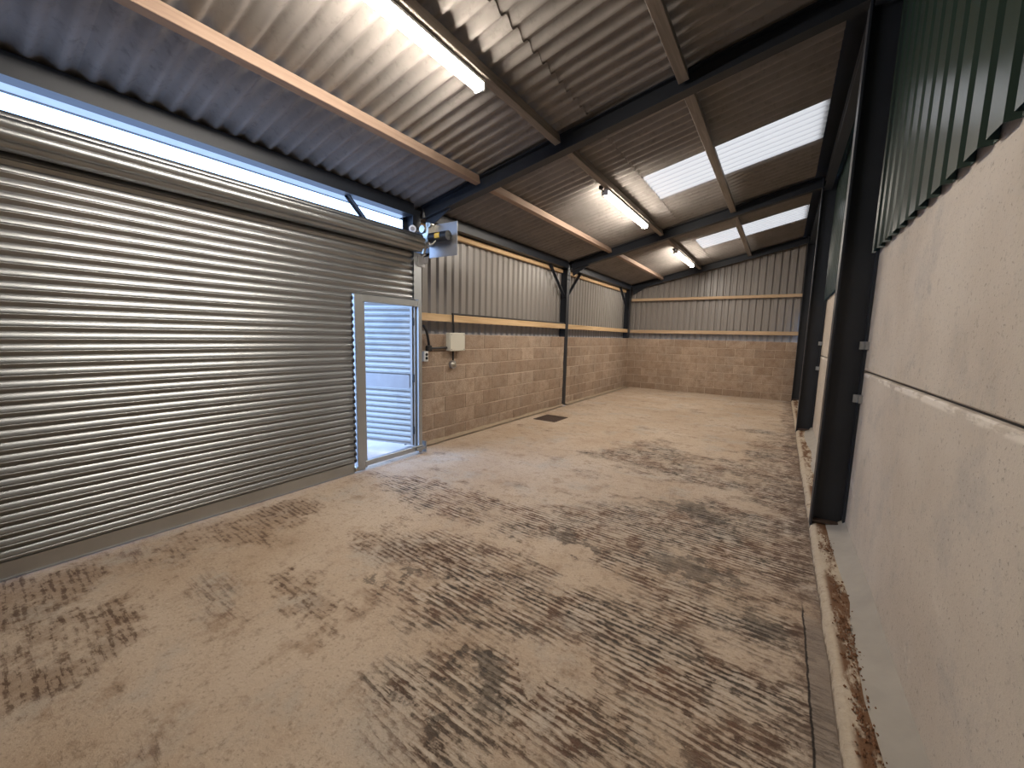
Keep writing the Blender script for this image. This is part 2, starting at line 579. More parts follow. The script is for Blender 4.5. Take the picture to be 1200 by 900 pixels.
def block_run(parent, axis, u0, u1, face, depth_dir, name='block'):
    """courses of blocks between u0 and u1 along axis (1: y, 0: x); returns nothing"""
    cache = {}
    L = 0.47
    for c in range(NC):
        z0 = Z_FIRST + c * CH
        u = u0 - (L / 2 if c % 2 else 0.0)
        while u < u1 - 0.02:
            a, b = max(u, u0), min(u + L, u1)
            u += L
            if b - a < 0.05:
                continue
            w = round(b - a - JT, 3)
            hgt = CH - JT
            v = random.randrange(3)
            if (w, v) not in cache:
                m = MB()
                d = 0.09
                if axis == 1:
                    m.box(-d, 0.0, 0, w, 0, hgt)
                else:
                    m.box(0, w, 0.0, d, 0, hgt)
                cache[(w, v)] = m.mesh(name, MAT['block'], (0, 0, 0), bevel=0.006)
            off = random.uniform(-0.003, 0.003)
            loc = (face + off, a + JT / 2, z0 + JT / 2) if axis == 1 else (a + JT / 2, face + off, z0 + JT / 2)
            link_mesh(name, cache[(w, v)], parent, loc)


wall_left = empty('wall_left', (XL, 4, 0), kind='structure')
TOPB = Z_FIRST + NC * CH
runs_l = [(LCOL['A'] + 0.08, LCOL['B'] - 0.075), (LCOL['B'] + 0.075, YE)]
for a, b in runs_l:
    block_run(wall_left, 1, a, b, XL, -1)
    build(MB().box(XL - 0.10, XL - 0.007, a, b + (0.1 if b == YE else 0), -0.1, TOPB - 0.004), 'mortar_joint', MAT['mortar'], wall_left)
# mortar fillet at the foot
for a, b in runs_l:
    m = MB()
    rows = []
    n = int((b - a) / 0.25)
    for i in range(n + 1):
        y = a + (b - a) * i / n
        j = random.uniform(-0.008, 0.012)
        rows.append([(XL - 0.01, y, 0.035 + j), (XL + 0.02 + j, y, 0.012), (XL + 0.07 + j, y, -0.004)])
    m.strip(rows)
    build(m, 'mortar_fillet', MAT['haunch_dirty'], wall_left, smooth=True, angle=70)


def boxprofile(length, pitch, crown, depth, ramp, thick=None):
    """open trapezoid profile: list of (along, out)"""
    pts = []
    s = 0.0
    n = int(round(length / pitch))
    for i in range(n):
        o = i * pitch
        valley = pitch - crown - 2 * ramp
        pts += [(o, 0), (o + valley / 2, 0), (o + valley / 2 + ramp, depth), (o + valley / 2 + ramp + crown, depth), (o + valley / 2 + 2 * ramp + crown, 0)]
    pts.append((n * pitch, 0))
    return pts


def cladding(parent, axis, u0, u1, face, out, ztop, z0, mat, pitch=0.2, crown=0.12, depth=0.03, ramp=0.018, per=5, name='cladding_sheet'):
    """sheets of box profile sheeting; ztop(u) gives the top edge; out = +1/-1 direction of crowns"""
    w = pitch * per
    u = u0
    while u < u1 - 1e-3:
        e = min(u + w, u1)
        m = MB()
        pr = [(s, d) for s, d in boxprofile(w, pitch, crown, depth, ramp) if u + s <= e + 1e-6]
        T = 0.0012
        fr, bk = [], []
        for s, d in pr:
            q = u + s
            f0 = face + out * d
            b0 = f0 - out * T
            zt = ztop(q)
            if axis == 1:
                fr.append([(f0, q, z0), (f0, q, zt)])
                bk.append([(b0, q, z0), (b0, q, zt)])
            else:
                fr.append([(q, f0, z0), (q, f0, zt)])
                bk.append([(q, b0, z0), (q, b0, zt)])
        m.strip(fr)
        m.strip(bk)
        build(m, name, mat, parent)
        u = e


# left wall sheeting stands behind the blocks, rails in front of it
for a, b in [(LCOL['A'] + 0.04, LCOL['B']), (LCOL['B'], YE + 0.35)]:
    cladding(wall_left, 1, a, b, -4.335, 1, lambda q: 3.30, 1.52, MAT['clad'], 0.168, 0.07, 0.032, 0.026, 6)
for a, b in [(LCOL['A'] + 0.01, LCOL['B'] - 0.006), (LCOL['B'] + 0.006, LCOL['C'] - 0.006)]:
    build(MB().box(-4.20, -4.135, a, b, 1.755, 1.86), 'sheeting_rail', MAT['timber'], wall_left, bevel=0.004)
    build(MB().box(-4.29, -4.235, a + 0.07, b - 0.07, 3.0, 3.075), 'top_rail', MAT['timber'], wall_left, bevel=0.003)
# fascia over the whole eave and the wall beside the camera
build(MB().box(-4.42, -4.385, YB, YE + 0.15, 3.09, 3.21), 'fascia', MAT['steel'], wall_left)
build(MB().box(-4.385, -4.245, YB, LCOL['A'] - 0.075, 3.092, 3.098), 'soffit', MAT['frame'], wall_left)
build(MB().box(-4.34, XL, YB - 0.1, -0.55, -0.1, 3.09), 'plain_infill', MAT['panel'], wall_left)

wall_end = empty('wall_end', (-2, YE, 0), kind='structure')
block_run(wall_end, 0, XL + 0.0, XR - 0.02, YE, 1)
build(MB().box(XL - 0.1, XR, YE + 0.007, YE + 0.1, -0.1, TOPB - 0.004), 'mortar_joint', MAT['mortar'], wall_end)
cladding(wall_end, 0, -4.36, 0.70, YE + 0.19, -1, lambda q: roofz(q) + 0.0515, 1.5, MAT['clad'], 0.168, 0.09, 0.032, 0.02, 6)
build(MB().box(-4.12, XC + 0.02, YE + 0.03, YE + 0.10, 1.745, 1.845), 'sheeting_rail', MAT['timber_x'], wall_end, bevel=0.004)
build(MB().box(-4.12, XC + 0.02, YE + 0.03, YE + 0.10, 2.745, 2.825), 'sheeting_rail', MAT['timber_x'], wall_end, bevel=0.004)

build(MB().box(-4.5, 0.7, YB - 0.12, YB, -0.1, 4.6), 'wall_back', MAT['panel'])['kind'] = 'structure'

# ------------------------------------------------------------------ right wall: precast panels and green sheeting
wall_right = empty('wall_right', (XR, 4, 0), kind='structure')
ys = [YB, RCOL['A'] - 4.27, RCOL['A'], RCOL['B'], YE]
for i in range(4):
    a, b = ys[i] + 0.006, ys[i + 1] - 0.006
    build(MB().box(XR, XR + 0.14, a, b, 0.0, ZJ - 0.008), 'concrete_panel', MAT['panel'], wall_right, bevel=0.007)
    build(MB().box(XR, XR + 0.14, a, b, ZJ + 0.008, ZT + 0.12), 'concrete_panel', MAT['panel'], wall_right, bevel=0.007)
build(MB().box(XR + 0.03, XR + 0.13, YB, YE, 0.0, ZT), 'joint_backing', MAT['steel'], wall_right)
for a, b in [(YB, RCOL['A']), (RCOL['A'], RCOL['B']), (RCOL['B'], YE + 0.4)]:
    cladding(wall_right, 1, a, b, XR - 0.004, -1, lambda q: 4.62, ZT, MAT['green'], 0.2, 0.125, 0.034, 0.016)

# ------------------------------------------------------------------ steel columns
COLUMN_LABEL = {
    ('l', 'A'): 'dark steel column between roller shutter and block wall',
    ('l', 'B'): 'dark steel column with two knee braces dividing the block wall',
    ('l', 'C'): 'steel column in the corner where both block walls meet',
    ('r', 'A'): 'black steel column with galvanised clips on the concrete wall',
    ('r', 'B'): 'black steel column midway along the concrete wall',
    ('r', 'C'): 'black steel column in the corner of block end wall and concrete wall'}
for s in 'ABC':
    y = LCOL[s]
    zb = TOPB + 0.002 if s == 'C' else 0.0
    c = empty('steel_column', (-4.23, y, zb), COLUMN_LABEL[('l', s)], 'column', 'steel columns along the block wall')
    m = MB()
    ibeam(m, (-4.23, y, zb), (-4.23, y, roofz(-4.23) - 0.06), 0.20, 0.14, (1, 0, 0), (0, 1, 0))
    build(m, 'shaft', MAT['steel'], c)
    for d in (-1, 1):
        if s == 'C' and d > 0:
            continue
        za, ya, ye = 2.47, y + d * 0.06, y + d * 0.78
        if s == 'A' and d < 0:
            za, ye = 2.25, y - 0.98
        m = MB()
        m.bar((-4.19, ya, za), (-4.19, ye, 3.1), 0.012, 0.06, (1, 0, 0))
        m.bar((-4.215, ya, za), (-4.215, ye, 3.1), 0.05, 0.01, (1, 0, 0))
        build(m, 'knee_brace', MAT['steel'], c)
    for q in (-0.03, 0.03):
        for z in (2.95, 2.85):
            build(MB().cyl((-4.13, y + q, z), (-4.118, y + q, z), 0.012, 6), 'bolt', MAT['steel'], c)
for s in 'ABC':
    y = RCOL[s]
    xm = (XC + XR) / 2
    c = empty('steel_column', (xm, y, 0.03), COLUMN_LABEL[('r', s)], 'column', 'steel columns along the concrete wall')
    m = MB()
    zt = roofz(xm) - 0.06
    ibeam(m, (xm, y, 0.03), (xm, y, zt), XR - XC - 0.004, 0.15, (1, 0, 0), (0, 1, 0), 0.014, 0.010)
    build(m, 'shaft', MAT['steel'], c)
    m = MB()
    m.box(XC + 0.014, XR - 0.016, y - 0.012, y + 0.012, 0.03, 0.10)
    m.box(XC + 0.012, XR - 0.012, y - 0.06, y + 0.06, 0.085, 0.105)
    build(m, 'base_plate', MAT['rust'], c)
    for z in (1.56, 1.15):
        m = MB()
        m.box(XR - 0.05, XR - 0.017, y - 0.095, y - 0.0755, z - 0.03, z + 0.03)
        m.box(XR - 0.022, XR - 0.0005, y - 0.15, y - 0.0755, z - 0.03, z + 0.03)
        m.cyl((XR - 0.035, y - 0.095, z), (XR - 0.035, y - 0.108, z), 0.011, 6)
        build(m, 'panel_clip', MAT['frame'], c)

# ------------------------------------------------------------------ rafters, eave beams, purlins
sl = Vector((1, 0, 0.222)).normalized()
nrm = Vector((-0.222, 0, 1)).normalized()
RAF = {'A': ('dark steel rafter over the motor end of the roller shutter', -0.045), 'B': ('dark steel rafter between the two roof lights', -0.045),
       'C': ('dark steel rafter against the sheeted end wall', -0.045)}
for s in 'ABC':
    x0, x1 = -4.11, XC - 0.012
    m = MB()
    dep = 0.17
    a = Vector((x0, LCOL[s] + (0.03 if s != 'A' else 0.1), roofz(x0))) - nrm * (0.036 + dep / 2)
    b = Vector((x1, RCOL[s] - (0.02 if s != 'C' else -0.1), roofz(x1))) - nrm * (0.036 + dep / 2)
    wd = (b - a).cross(nrm).normalized()
    ibeam(m, a, b, dep, 0.12, nrm, wd, 0.011, 0.008)
    # haunch plate at the lower end
    r = empty('steel_rafter', (a.x, a.y, a.z), RAF[s][0], 'rafter', 'steel rafters')
    build(m, 'beam', MAT['steel'], r)
    m = MB()
    e = a + (b - a).normalized() * 0.45
    dn = nrm * (-dep / 2)
    m.add([a + dn - wd * 0.005, e + dn - wd * 0.005, a + dn * 2.6 - wd * 0.005, a + dn + wd * 0.005, e + dn + wd * 0.005, a + dn * 2.6 + wd * 0.005],
          [(0, 1, 2), (3, 5, 4), (0, 3, 4, 1), (1, 4, 5, 2), (2, 5, 3, 0)])
    build(m, 'haunch', MAT['steel'], r)

EB = [('dark steel eave beam above the roller shutter', YB + 0.01, LCOL['A'] - 0.075), ('dark steel eave beam above the junction box bay', LCOL['A'] + 0.075, LCOL['B'] - 0.075),
      ('dark steel eave beam in the bay beside the end wall', LCOL['B'] + 0.075, LCOL['C'] - 0.075)]
for lab, a, b in EB:
    m = MB()
    m.sweep([(-4.10, 3.09), (-4.10, 3.235), (-4.24, 3.235), (-4.24, 3.227), (-4.108, 3.227), (-4.108, 3.098), (-4.24, 3.098), (-4.24, 3.09)], (0, a, 0), (0, b, 0), (1, 0, 0), (0, 0, 1))
    o = build(m, 'eave_beam', MAT['steel'], loc=(-4.17, (a + b) / 2, 3.09))
    tag(o, lab, 'beam', 'eave beams')
RB = [('long steel tie above the green sheeting opposite the roller shutter', YB + 0.01, RCOL['A'] - 0.08), ('long steel tie above the green sheeting opposite the junction box', RCOL['A'] + 0.08, RCOL['B'] - 0.08),
      ('long steel tie above the green sheeting beside the end wall', RCOL['B'] + 0.08, RCOL['C'] - 0.08)]
for lab, a, b in RB:
    m = MB()
    ibeam(m, (XC + 0.075, a, 4.06), (XC + 0.075, b, 4.06), 0.16, 0.10, (0, 0, 1), (1, 0, 0), 0.010, 0.008)
    o = build(m, 'wall_tie_beam', MAT['steel'], loc=(XC + 0.075, (a + b) / 2, 3.98))
    tag(o, lab, 'beam', 'tie beams along the right wall')

BAYS = [(YB + 0.01, 'A', 'in the roller shutter bay'), ('A', 'B', 'in the junction box bay'), ('B', 'C', 'in the bay beside the end wall')]
PUR = [(-3.19, 0.07, 0.10, 'purlin', 'pale timber purlin low down near the eave'), (-2.16, 0.07, 0.10, 'purlin_grey', 'grey timber purlin carrying strip lights'),
       (-0.95, 0.09, 0.11, 'purlin_grey', 'grey timber purlin crossing the roof lights')]
for x, w, d, mt, lab in PUR:
    fr = (x + 4.12) / (XC + 4.12)
    def ry(s):
        return (LCOL[s] + (0.03 if s != 'A' else 0.1)) * (1 - fr) + (RCOL[s] - (0.02 if s != 'C' else -0.1)) * fr
    for a, b, where in BAYS:
        ya = a if not isinstance(a, str) else ry(a) + 0.065
        yb = ry(b) - 0.065
        m = MB()
        c0 = Vector((x, ya, roofz(x))) - nrm * 0.030
        c1 = Vector((x, yb, roofz(x))) - nrm * 0.030
        m.sweep([(-w / 2, 0), (w / 2, 0), (w / 2, -d), (-w / 2, -d)], c0, c1, sl, nrm)
        o = build(m, 'timber_purlin', MAT[mt], loc=(x, (ya + yb) / 2, roofz(x) - 0.13), bevel=0.004)
        tag(o, lab + ' ' + where, 'purlin', 'timber roof purlins')

# ------------------------------------------------------------------ corrugated roof
ceiling = empty('ceiling', (-2, 5, 3.7), kind='structure')
SW = 7 * PITCH_R
Y0 = 5.88 - 9 * SW
NSH = 19


def corr_mesh(x0, x1, lift, mat, name):
    m = MB()
    n = 7 * 8
    T = 0.006
    for side in (0, 1):
        rows = []
        for i in range(n + 1):
            y = SW * i / n + (0.012 if i == n else 0)
            dz = 0.026 * math.cos(2 * math.pi * y / PITCH_R) + lift + side * T
            rows.append([(x0, y, roofz(x0) + dz), (x1, y, roofz(x1) + dz)])
        m.strip(rows)
    # visible thickness at the sheet ends
    k = (n + 1) * 2
    for i in range(n):
        m.f.append((2 * i, 2 * i + 2, k + 2 * i + 2, k + 2 * i))
        m.f.append((2 * i + 1, k + 2 * i + 1, k + 2 * i + 3, 2 * i + 3))
    return m.mesh(name, mat, (0, 0, 0), smooth=True, angle=60)


low = corr_mesh(-4.44, -1.80, 0.0, MAT['roof'], 'roof_sheet')
high = corr_mesh(-1.95, 0.215, 0.013, MAT['roof'], 'roof_sheet')


def corr_single(x0, x1, lift, mat, name):
    m = MB()
    n = 56
    rows = []
    for i in range(n + 1):
        y = SW * i / n
        dz = 0.026 * math.cos(2 * math.pi * y / PITCH_R) + lift
        rows.append([(x0, y, roofz(x0) + dz), (x1, y, roofz(x1) + dz)])
    m.strip(rows)
    return m.mesh(name, mat, (0, 0, 0), smooth=True, angle=60)


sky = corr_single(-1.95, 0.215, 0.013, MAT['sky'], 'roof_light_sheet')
for i in range(NSH):
    y = Y0 + i * SW
    if y > YE + 0.2:
        break
    link_mesh('roof_sheet', low, ceiling, (0, y, 0))
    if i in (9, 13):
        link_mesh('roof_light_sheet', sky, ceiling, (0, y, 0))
    else:
        link_mesh('roof_sheet', high, ceiling, (0, y, 0))
# flashing closing the roof against the green sheeting
fl = MB()
fl.add([(0.17, YB, roofz(0.17) + 0.05), (0.17, YE + 0.32, roofz(0.17) + 0.05), (XR - 0.01, YE + 0.32, roofz(XR) + 0.05), (XR - 0.01, YB, roofz(XR) + 0.05),
        (0.17, YB, roofz(0.17) + 0.053), (0.17, YE + 0.32, roofz(0.17) + 0.053), (XR - 0.01, YE + 0.32, roofz(XR) + 0.053), (XR - 0.01, YB, roofz(XR) + 0.053)],
       [(0, 1, 2, 3), (7, 6, 5, 4), (0, 4, 5, 1), (2, 6, 7, 3), (1, 5, 6, 2), (3, 7, 4, 0)])
build(fl, 'flashing', MAT['steel'], ceiling)

# ------------------------------------------------------------------ roller shutter
YS0, YS1 = -0.42, 3.56           # curtain ends
YW0, YW1 = 2.69, 3.66            # outer edges of wicket frame
WH = 1.97
sh = empty('roller_shutter', (XS, 1.6, 0), 'wide galvanised steel roller shutter of narrow horizontal slats', 'roller shutter')
LP = 0.0745
full = [(-0.003, 0.0), (-0.002, 0.003), (0.001, 0.007), (0.006, 0.013), (0.0125, 0.021), (0.016, 0.0265), (0.0165, 0.0295), (0.0145, 0.0325), (0.0105, 0.0345), (0.0108, 0.0370),
        (0.0138, 0.0395), (0.0128, 0.046), (0.0105, 0.053), (0.0075, 0.060), (0.004, 0.0665), (0.0, 0.071), (-0.003, 0.0745)]


def slat_mb(y0, y1, xo, zo, dirx=(1, 0, 0), tr=None):
    m = MB()
    rows = [[(XS + s, y0, zo + z) for s, z in full], [(XS + s, y1, zo + z) for s, z in full]]
    m.strip(rows)
    rows = [[(XS + s - 0.002, y0, zo + z) for s, z in full], [(XS + s - 0.002, y1, zo + z) for s, z in full]]
    m.strip(rows)
    return m


zb = 0.115
ns = int((2.66 - zb) / LP)
ZLONG = min(zb + i * LP for i in range(ns) if zb + i * LP + LP * 0.4 >= WH)
locks = MB().box(-0.008, 0.024, -0.03, -0.002, 0.016, 0.048).mesh('end_lock', MAT['rubber'], bevel=0.003)
m_short = slat_mb(YS0, YW0 - 0.010, 0, 0)
m_long = slat_mb(YS0, YS1, 0, 0)
o_short = m_short.mesh('slat', MAT['slat'], (XS, 0, 0), smooth=True, angle=50)
o_long = m_long.mesh('slat', MAT['slat'], (XS, 0, 0), smooth=True, angle=50)
for i in range(ns):
    z = zb + i * LP
    short = z + LP * 0.4 < WH
    s_ = link_mesh('slat', o_short if short else o_long, sh, (XS, 0, z))
    ye = (YW0 - 0.010) if short else YS1
    if short:
        lk = link_mesh('end_lock', locks, s_, (XS, ye, z))
# bottom rail
m = MB()
m.box(XS - 0.006, XS + 0.004, YS0, YW0 - 0.03, 0.012, 0.118)
m.box(XS - 0.03, XS + 0.012, YS0, YW0 - 0.03, 0.008, 0.016)
build(m, 'bottom_rail', MAT['frame'], sh)
m = MB()
m.box(XS - 0.025, XS + 0.02, YW0 - 0.03, YW0 - 0.004, 0.02, 0.07)
m.cyl((XS + 0.02, YW0 - 0.02, 0.05), (XS + 0.034, YW0 - 0.02, 0.05), 0.018, 12)
build(m, 'bottom_lock', MAT['cast'], sh)
# rolled-up slats on the barrel
ax, az, rr = XS + 0.075, 2.665, 0.098
rows0, rows1 = [], []
ring = []
NSEG = 8
for i in range(NSEG * 10 + 1):
    a = 2 * math.pi * i / (NSEG * 10)
    t = (i % 10) / 10
    r = rr + 0.010 * math.sin(math.pi * min(t / 0.82, 1.0)) - (0.006 if t > 0.86 else 0)
    ring.append((ax + r * math.cos(a), az + r * math.sin(a)))
m = MB()
m.strip([[(x, YS0, z) for x, z in ring], [(x, YS1 + 0.02, z) for x, z in ring]])
m.add([(x, YS0, z) for x, z in ring[:-1]], [tuple(range(len(ring) - 1))])
m.add([(x, YS1 + 0.02, z) for x, z in ring[:-1]], [tuple(range(len(ring) - 1))])
build(m, 'coiled_slats', MAT['slat'], sh, smooth=True, angle=45)
build(MB().cyl((ax, YS0 - 0.05, az), (ax, 3.63, az), 0.035, 16), 'barrel_shaft', MAT['frame'], sh, smooth=True)
# guides
for y0, y1 in ((YS1 - 0.03, YS1 + 0.10), (YS0 - 0.1, YS0 + 0.03)):
    m = MB()
    zlo = WH + 0.02 if y0 > 1 else 0.0
    inn = y0 if y0 > 1 else y1
    out = y1 if y0 > 1 else y0
    lo, hi = min(inn, out), max(inn, out)
    for dx in (0.022, -0.034):
        m.box(XS + dx, XS + dx + 0.006, lo, hi, zlo, 2.56)
    bk = hi - 0.006 if y0 > 1 else lo
    m.box(XS - 0.034, XS + 0.028, bk, bk + 0.006, zlo, 2.56)
    build(m, 'guide_rail', MAT['frame'], sh)
build(MB().box(XS + 0.03, XS + 0.042, YS1 + 0.03, YS1 + 0.14, 2.40, 2.525).box(XS + 0.03, XS + 0.10, YS1 + 0.13, YS1 + 0.14, 2.44, 2.525), 'guide_funnel', MAT['plate'], sh)

# motor and end plate
py = 3.80
mu = empty('shutter_motor', (XS + 0.2, py, 2.53), 'shutter motor with yellow sticker on a square grey end plate', 'motor')
build(MB().box(XS + 0.02, -3.37, py, py + 0.008, 2.53, 2.93), 'end_plate', MAT['plate'], mu, bevel=0.002)
for z in (2.60, 2.82):
    build(MB().box(-4.12, XS + 0.018, py + 0.01, py + 0.06, z, z + 0.06), 'mounting_arm', MAT['steel'], mu)
build(MB().cyl((-3.72, py - 0.10, 2.745), (-3.42, py - 0.10, 2.745), 0.058, 18), 'motor_body', MAT['black'], mu, smooth=True)
m = MB()
a0, a1 = math.radians(150), math.radians(215)
rows = []
for i in range(7):
    a = a0 + (a1 - a0) * i / 6
    rows.append([(x, py - 0.10 + 0.0595 * math.cos(a), 2.745 + 0.0595 * math.sin(a) + 0.004) for x in (-3.60, -3.52)])
m.strip(rows)
build(m, 'yellow_sticker', MAT['yellow'], mu, smooth=True)
m = MB()
m.cyl((-3.80, py - 0.02, 2.735), (-3.80, py - 0.12, 2.735), 0.075, 18)
m.cyl((-3.80, py - 0.12, 2.735), (-3.80, py - 0.15, 2.735), 0.035, 14)
m.box(-3.77, -3.715, py - 0.15, py - 0.04, 2.69, 2.80)
build(m, 'gearbox', MAT['cast'], mu, smooth=True)
m = MB()
m.cyl((-3.83, py - 0.11, 2.86), (-3.83, py - 0.14, 2.86), 0.045, 14)
m.cyl((-3.73, py - 0.09, 2.90), (-3.73, py - 0.12, 2.90), 0.028, 12)
m.box(-3.78, -3.74, py - 0.12, py, 2.80, 2.93)
build(m, 'chain_wheel', MAT['cast'], mu, smooth=True)
m = MB()
m.bar((-3.755, py - 0.13, 2.72), (-3.81, py - 0.13, 2.56), 0.035, 0.02)
build(m, 'brake_lever', MAT['cast'], mu)
m = MB()
m.tube([(-3.60, py - 0.13, 2.70), (-3.63, py - 0.15, 2.66), (-3.68, py - 0.15, 2.65), (-3.71, py - 0.13, 2.68)], 0.007)
build(m, 'motor_lead', MAT['white'], mu, smooth=True)

fd = empty('round_fitting', (-4.06, 3.74, 2.90), 'small round white fitting beside the shutter motor', 'fitting')
nd = Vector((4.06, -3.74, -1.33)).normalized()
c0 = Vector((-4.08, 3.74, 2.91))
build(MB().cyl(c0 - nd * 0.05, c0, 0.046, 20), 'body', MAT['disc'], fd, smooth=True)
build(MB().cyl(c0, c0 + nd * 0.012, 0.026, 16), 'boss', MAT['plate'], fd, smooth=True)
build(MB().cyl(c0 - nd * 0.05, c0 - nd * 0.05 + Vector((-0.02, 0.075, 0)), 0.018, 10), 'stem', MAT['steel'], fd, smooth=True)

# ------------------------------------------------------------------ wicket door in the shutter
d1 = empty('door_1', (XS, 3.2, 0), kind='structure')
fx0, fx1 = XS - 0.03, XS + 0.03
m = MB().box(fx0, fx1, YW0, YW0 + 0.095, 0.02, ZLONG + 0.004)
build(m, 'frame_post', MAT['frame'], d1, bevel=0.004)
build(MB().box(fx0 - 0.02, fx1 - 0.02, YW0 + 0.10, YW0 + 0.135, 0.03, WH - 0.03), 'door_stop', MAT['frame'], d1, bevel=0.003)
build(MB().box(fx0 - 0.01, fx1 - 0.004, YW0 + 0.095, YW1 - 0.06, WH - 0.065, ZLONG + 0.004), 'frame_head', MAT['frame'], d1, bevel=0.004)
build(MB().box(fx0, fx1, YW1 - 0.06, YW1, 0.02, WH + 0.03), 'frame_post', MAT['frame'], d1, bevel=0.004)
build(MB().box(fx0 - 0.015, fx0 + 0.02, YW1 - 0.085, YW1 - 0.062, 0.1, WH - 0.06), 'door_stop', MAT['leaf'], d1, bevel=0.003)
build(MB().box(fx0, fx1, YW0 + 0.095, YW1 - 0.06, 0.055, 0.115), 'threshold', MAT['frame'], d1, bevel=0.004)
m = MB().box(XS - 0.02, XS + 0.055, YW1 - 0.12, YW1 + 0.04, 0.06, 0.10).cyl((XS + 0.04, YW1 - 0.2, 0.115), (XS + 0.04, YW1, 0.115), 0.012, 10).box(XS - 0.03, XS + 0.06, YW1 + 0.03, YW1 + 0.045, 0.02, 0.16)
build(m, 'floor_bolt', MAT['frame'], d1)
build(MB().cyl((XS + 0.03, YW0 + 0.04, 1.48), (XS + 0.055, YW0 + 0.04, 1.48), 0.01, 8).tube([(XS + 0.055, YW0 + 0.055, 1.48), (XS + 0.055, YW0 + 0.015, 1.48), (XS + 0.055, YW0 + 0.005, 1.42), (XS + 0.055, YW0 + 0.015, 1.34)], 0.008),
      'handle', MAT['frame'], d1, smooth=True)
# open leaf, hinged on the far post and swung out into the yard
LW, LA = 0.88, math.radians(17)
hx, hy = XS - 0.045, YW1 - 0.09
du = Vector((-math.cos(LA), -math.sin(LA), 0))
dn = Vector((math.sin(LA), -math.cos(LA), 0))        # face seen from inside


def leafp(u, n, z):
    return Vector((hx, hy, 0)) + du * u + dn * n + Vector((0, 0, z))


def leafbox(m, u0, u1, n0, n1, z0, z1):
    p = [leafp(u, n, z) for u in (u0, u1) for n in (n0, n1) for z in (z0, z1)]
    return m.add(p, [(0, 1, 3, 2), (4, 6, 7, 5), (0, 4, 5, 1), (2, 3, 7, 6), (0, 2, 6, 4), (1, 5, 7, 3)])


m = MB()
leafbox(m, 0.0, 0.03, -0.02, 0.016, 0.12, WH + 0.02)
leafbox(m, LW - 0.04, LW, -0.02, 0.016, 0.12, WH + 0.02)
leafbox(m, 0.045, LW - 0.04, -0.02, 0.0, 0.12, 0.14)
leafbox(m, 0.045, LW - 0.04, -0.02, 0.0, WH - 0.01, WH + 0.02)
leaf = build(m, 'door_leaf', MAT['leaf'], d1)
z = 0.14
while z < WH - 0.03:
    if 0.86 < z + LP / 2 < 1.04:
        z += LP
        continue
    mm = MB()
    for off in (0, -0.002):
        mm.strip([[leafp(0.03, s + off, z + q) for s, q in full], [leafp(LW - 0.04, s + off, z + q) for s, q in full]])
    build(mm, 'slat', MAT['leaf'], leaf, smooth=True, angle=50)
    z += LP
mm = MB()
leafbox(mm, 0.045, LW - 0.04, 0.0, 0.012, 0.86, 1.04)
build(mm, 'lock_plate', MAT['plate'], leaf, bevel=0.002)
for z in (0.32, 1.0, 1.72):
    build(MB().cyl((hx + 0.012, hy + 0.005, z - 0.05), (hx + 0.012, hy + 0.005, z + 0.05), 0.013, 10), 'hinge', MAT['rubber'], leaf, smooth=True)

# ------------------------------------------------------------------ strip lights
LEDS = [(0.80, 2.70, 'bright white strip light in the bay of the roller shutter'), (5.40, 7.32, 'bright white strip light in the bay of the junction box'),
        (9.75, 11.72, 'bright white strip light in the bay beside the end wall')]
lx = -2.16
zc = roofz(lx) - 0.140
for a, b, lab in LEDS:
    L = empty('strip_light', (lx, (a + b) / 2, zc - 0.05), lab, 'strip light', 'strip lights under the roof')
    build(MB().box(lx - 0.045, lx + 0.045, a + 0.012, b - 0.012, zc - 0.03, zc), 'housing', MAT['lampbody'], L, bevel=0.006)
    m = MB()
    pr = [(-0.046, -0.03), (-0.046, -0.045), (-0.038, -0.066), (-0.02, -0.078), (0.02, -0.078), (0.038, -0.066), (0.046, -0.045), (0.046, -0.03)]
    m.sweep(pr, (lx, a + 0.02, zc), (lx, b - 0.02, zc), (1, 0, 0), (0, 0, 1))
    build(m, 'diffuser', MAT['led'], L, smooth=True, angle=50)
    for q in (a, b - 0.02):
        build(MB().box(lx - 0.048, lx + 0.048, q, q + 0.02, zc - 0.08, zc), 'end_cap', MAT['lampbody'], L, bevel=0.004)
    build(MB().box(lx - 0.05, lx - 0.01, a - 0.10, a - 0.04, zc - 0.02, zc + 0.02).tube([(lx - 0.03, a - 0.04, zc), (lx - 0.03, a - 0.02, zc - 0.02), (lx - 0.02, a + 0.001, zc - 0.03)], 0.006), 'supply_clip', MAT['black'], L)

# ------------------------------------------------------------------ electrics on the block wall
xw = XL + 0.004
jb = empty('junction_box', (xw, 4.57, 1.33), 'beige plastic junction box mounted on the block wall', 'junction box')
build(MB().box(xw, xw + 0.075, 4.42, 4.74, 1.33, 1.59), 'body', MAT['white'], jb, bevel=0.008)
build(MB().box(xw + 0.077, xw + 0.10, 4.415, 4.745, 1.325, 1.595), 'lid', MAT['white'], jb, bevel=0.008)
for y in (4.44, 4.72):
    for z in (1.35, 1.57):
        build(MB().cyl((xw + 0.10, y, z), (xw + 0.104, y, z), 0.008, 8), 'lid_screw', MAT['plate'], jb)

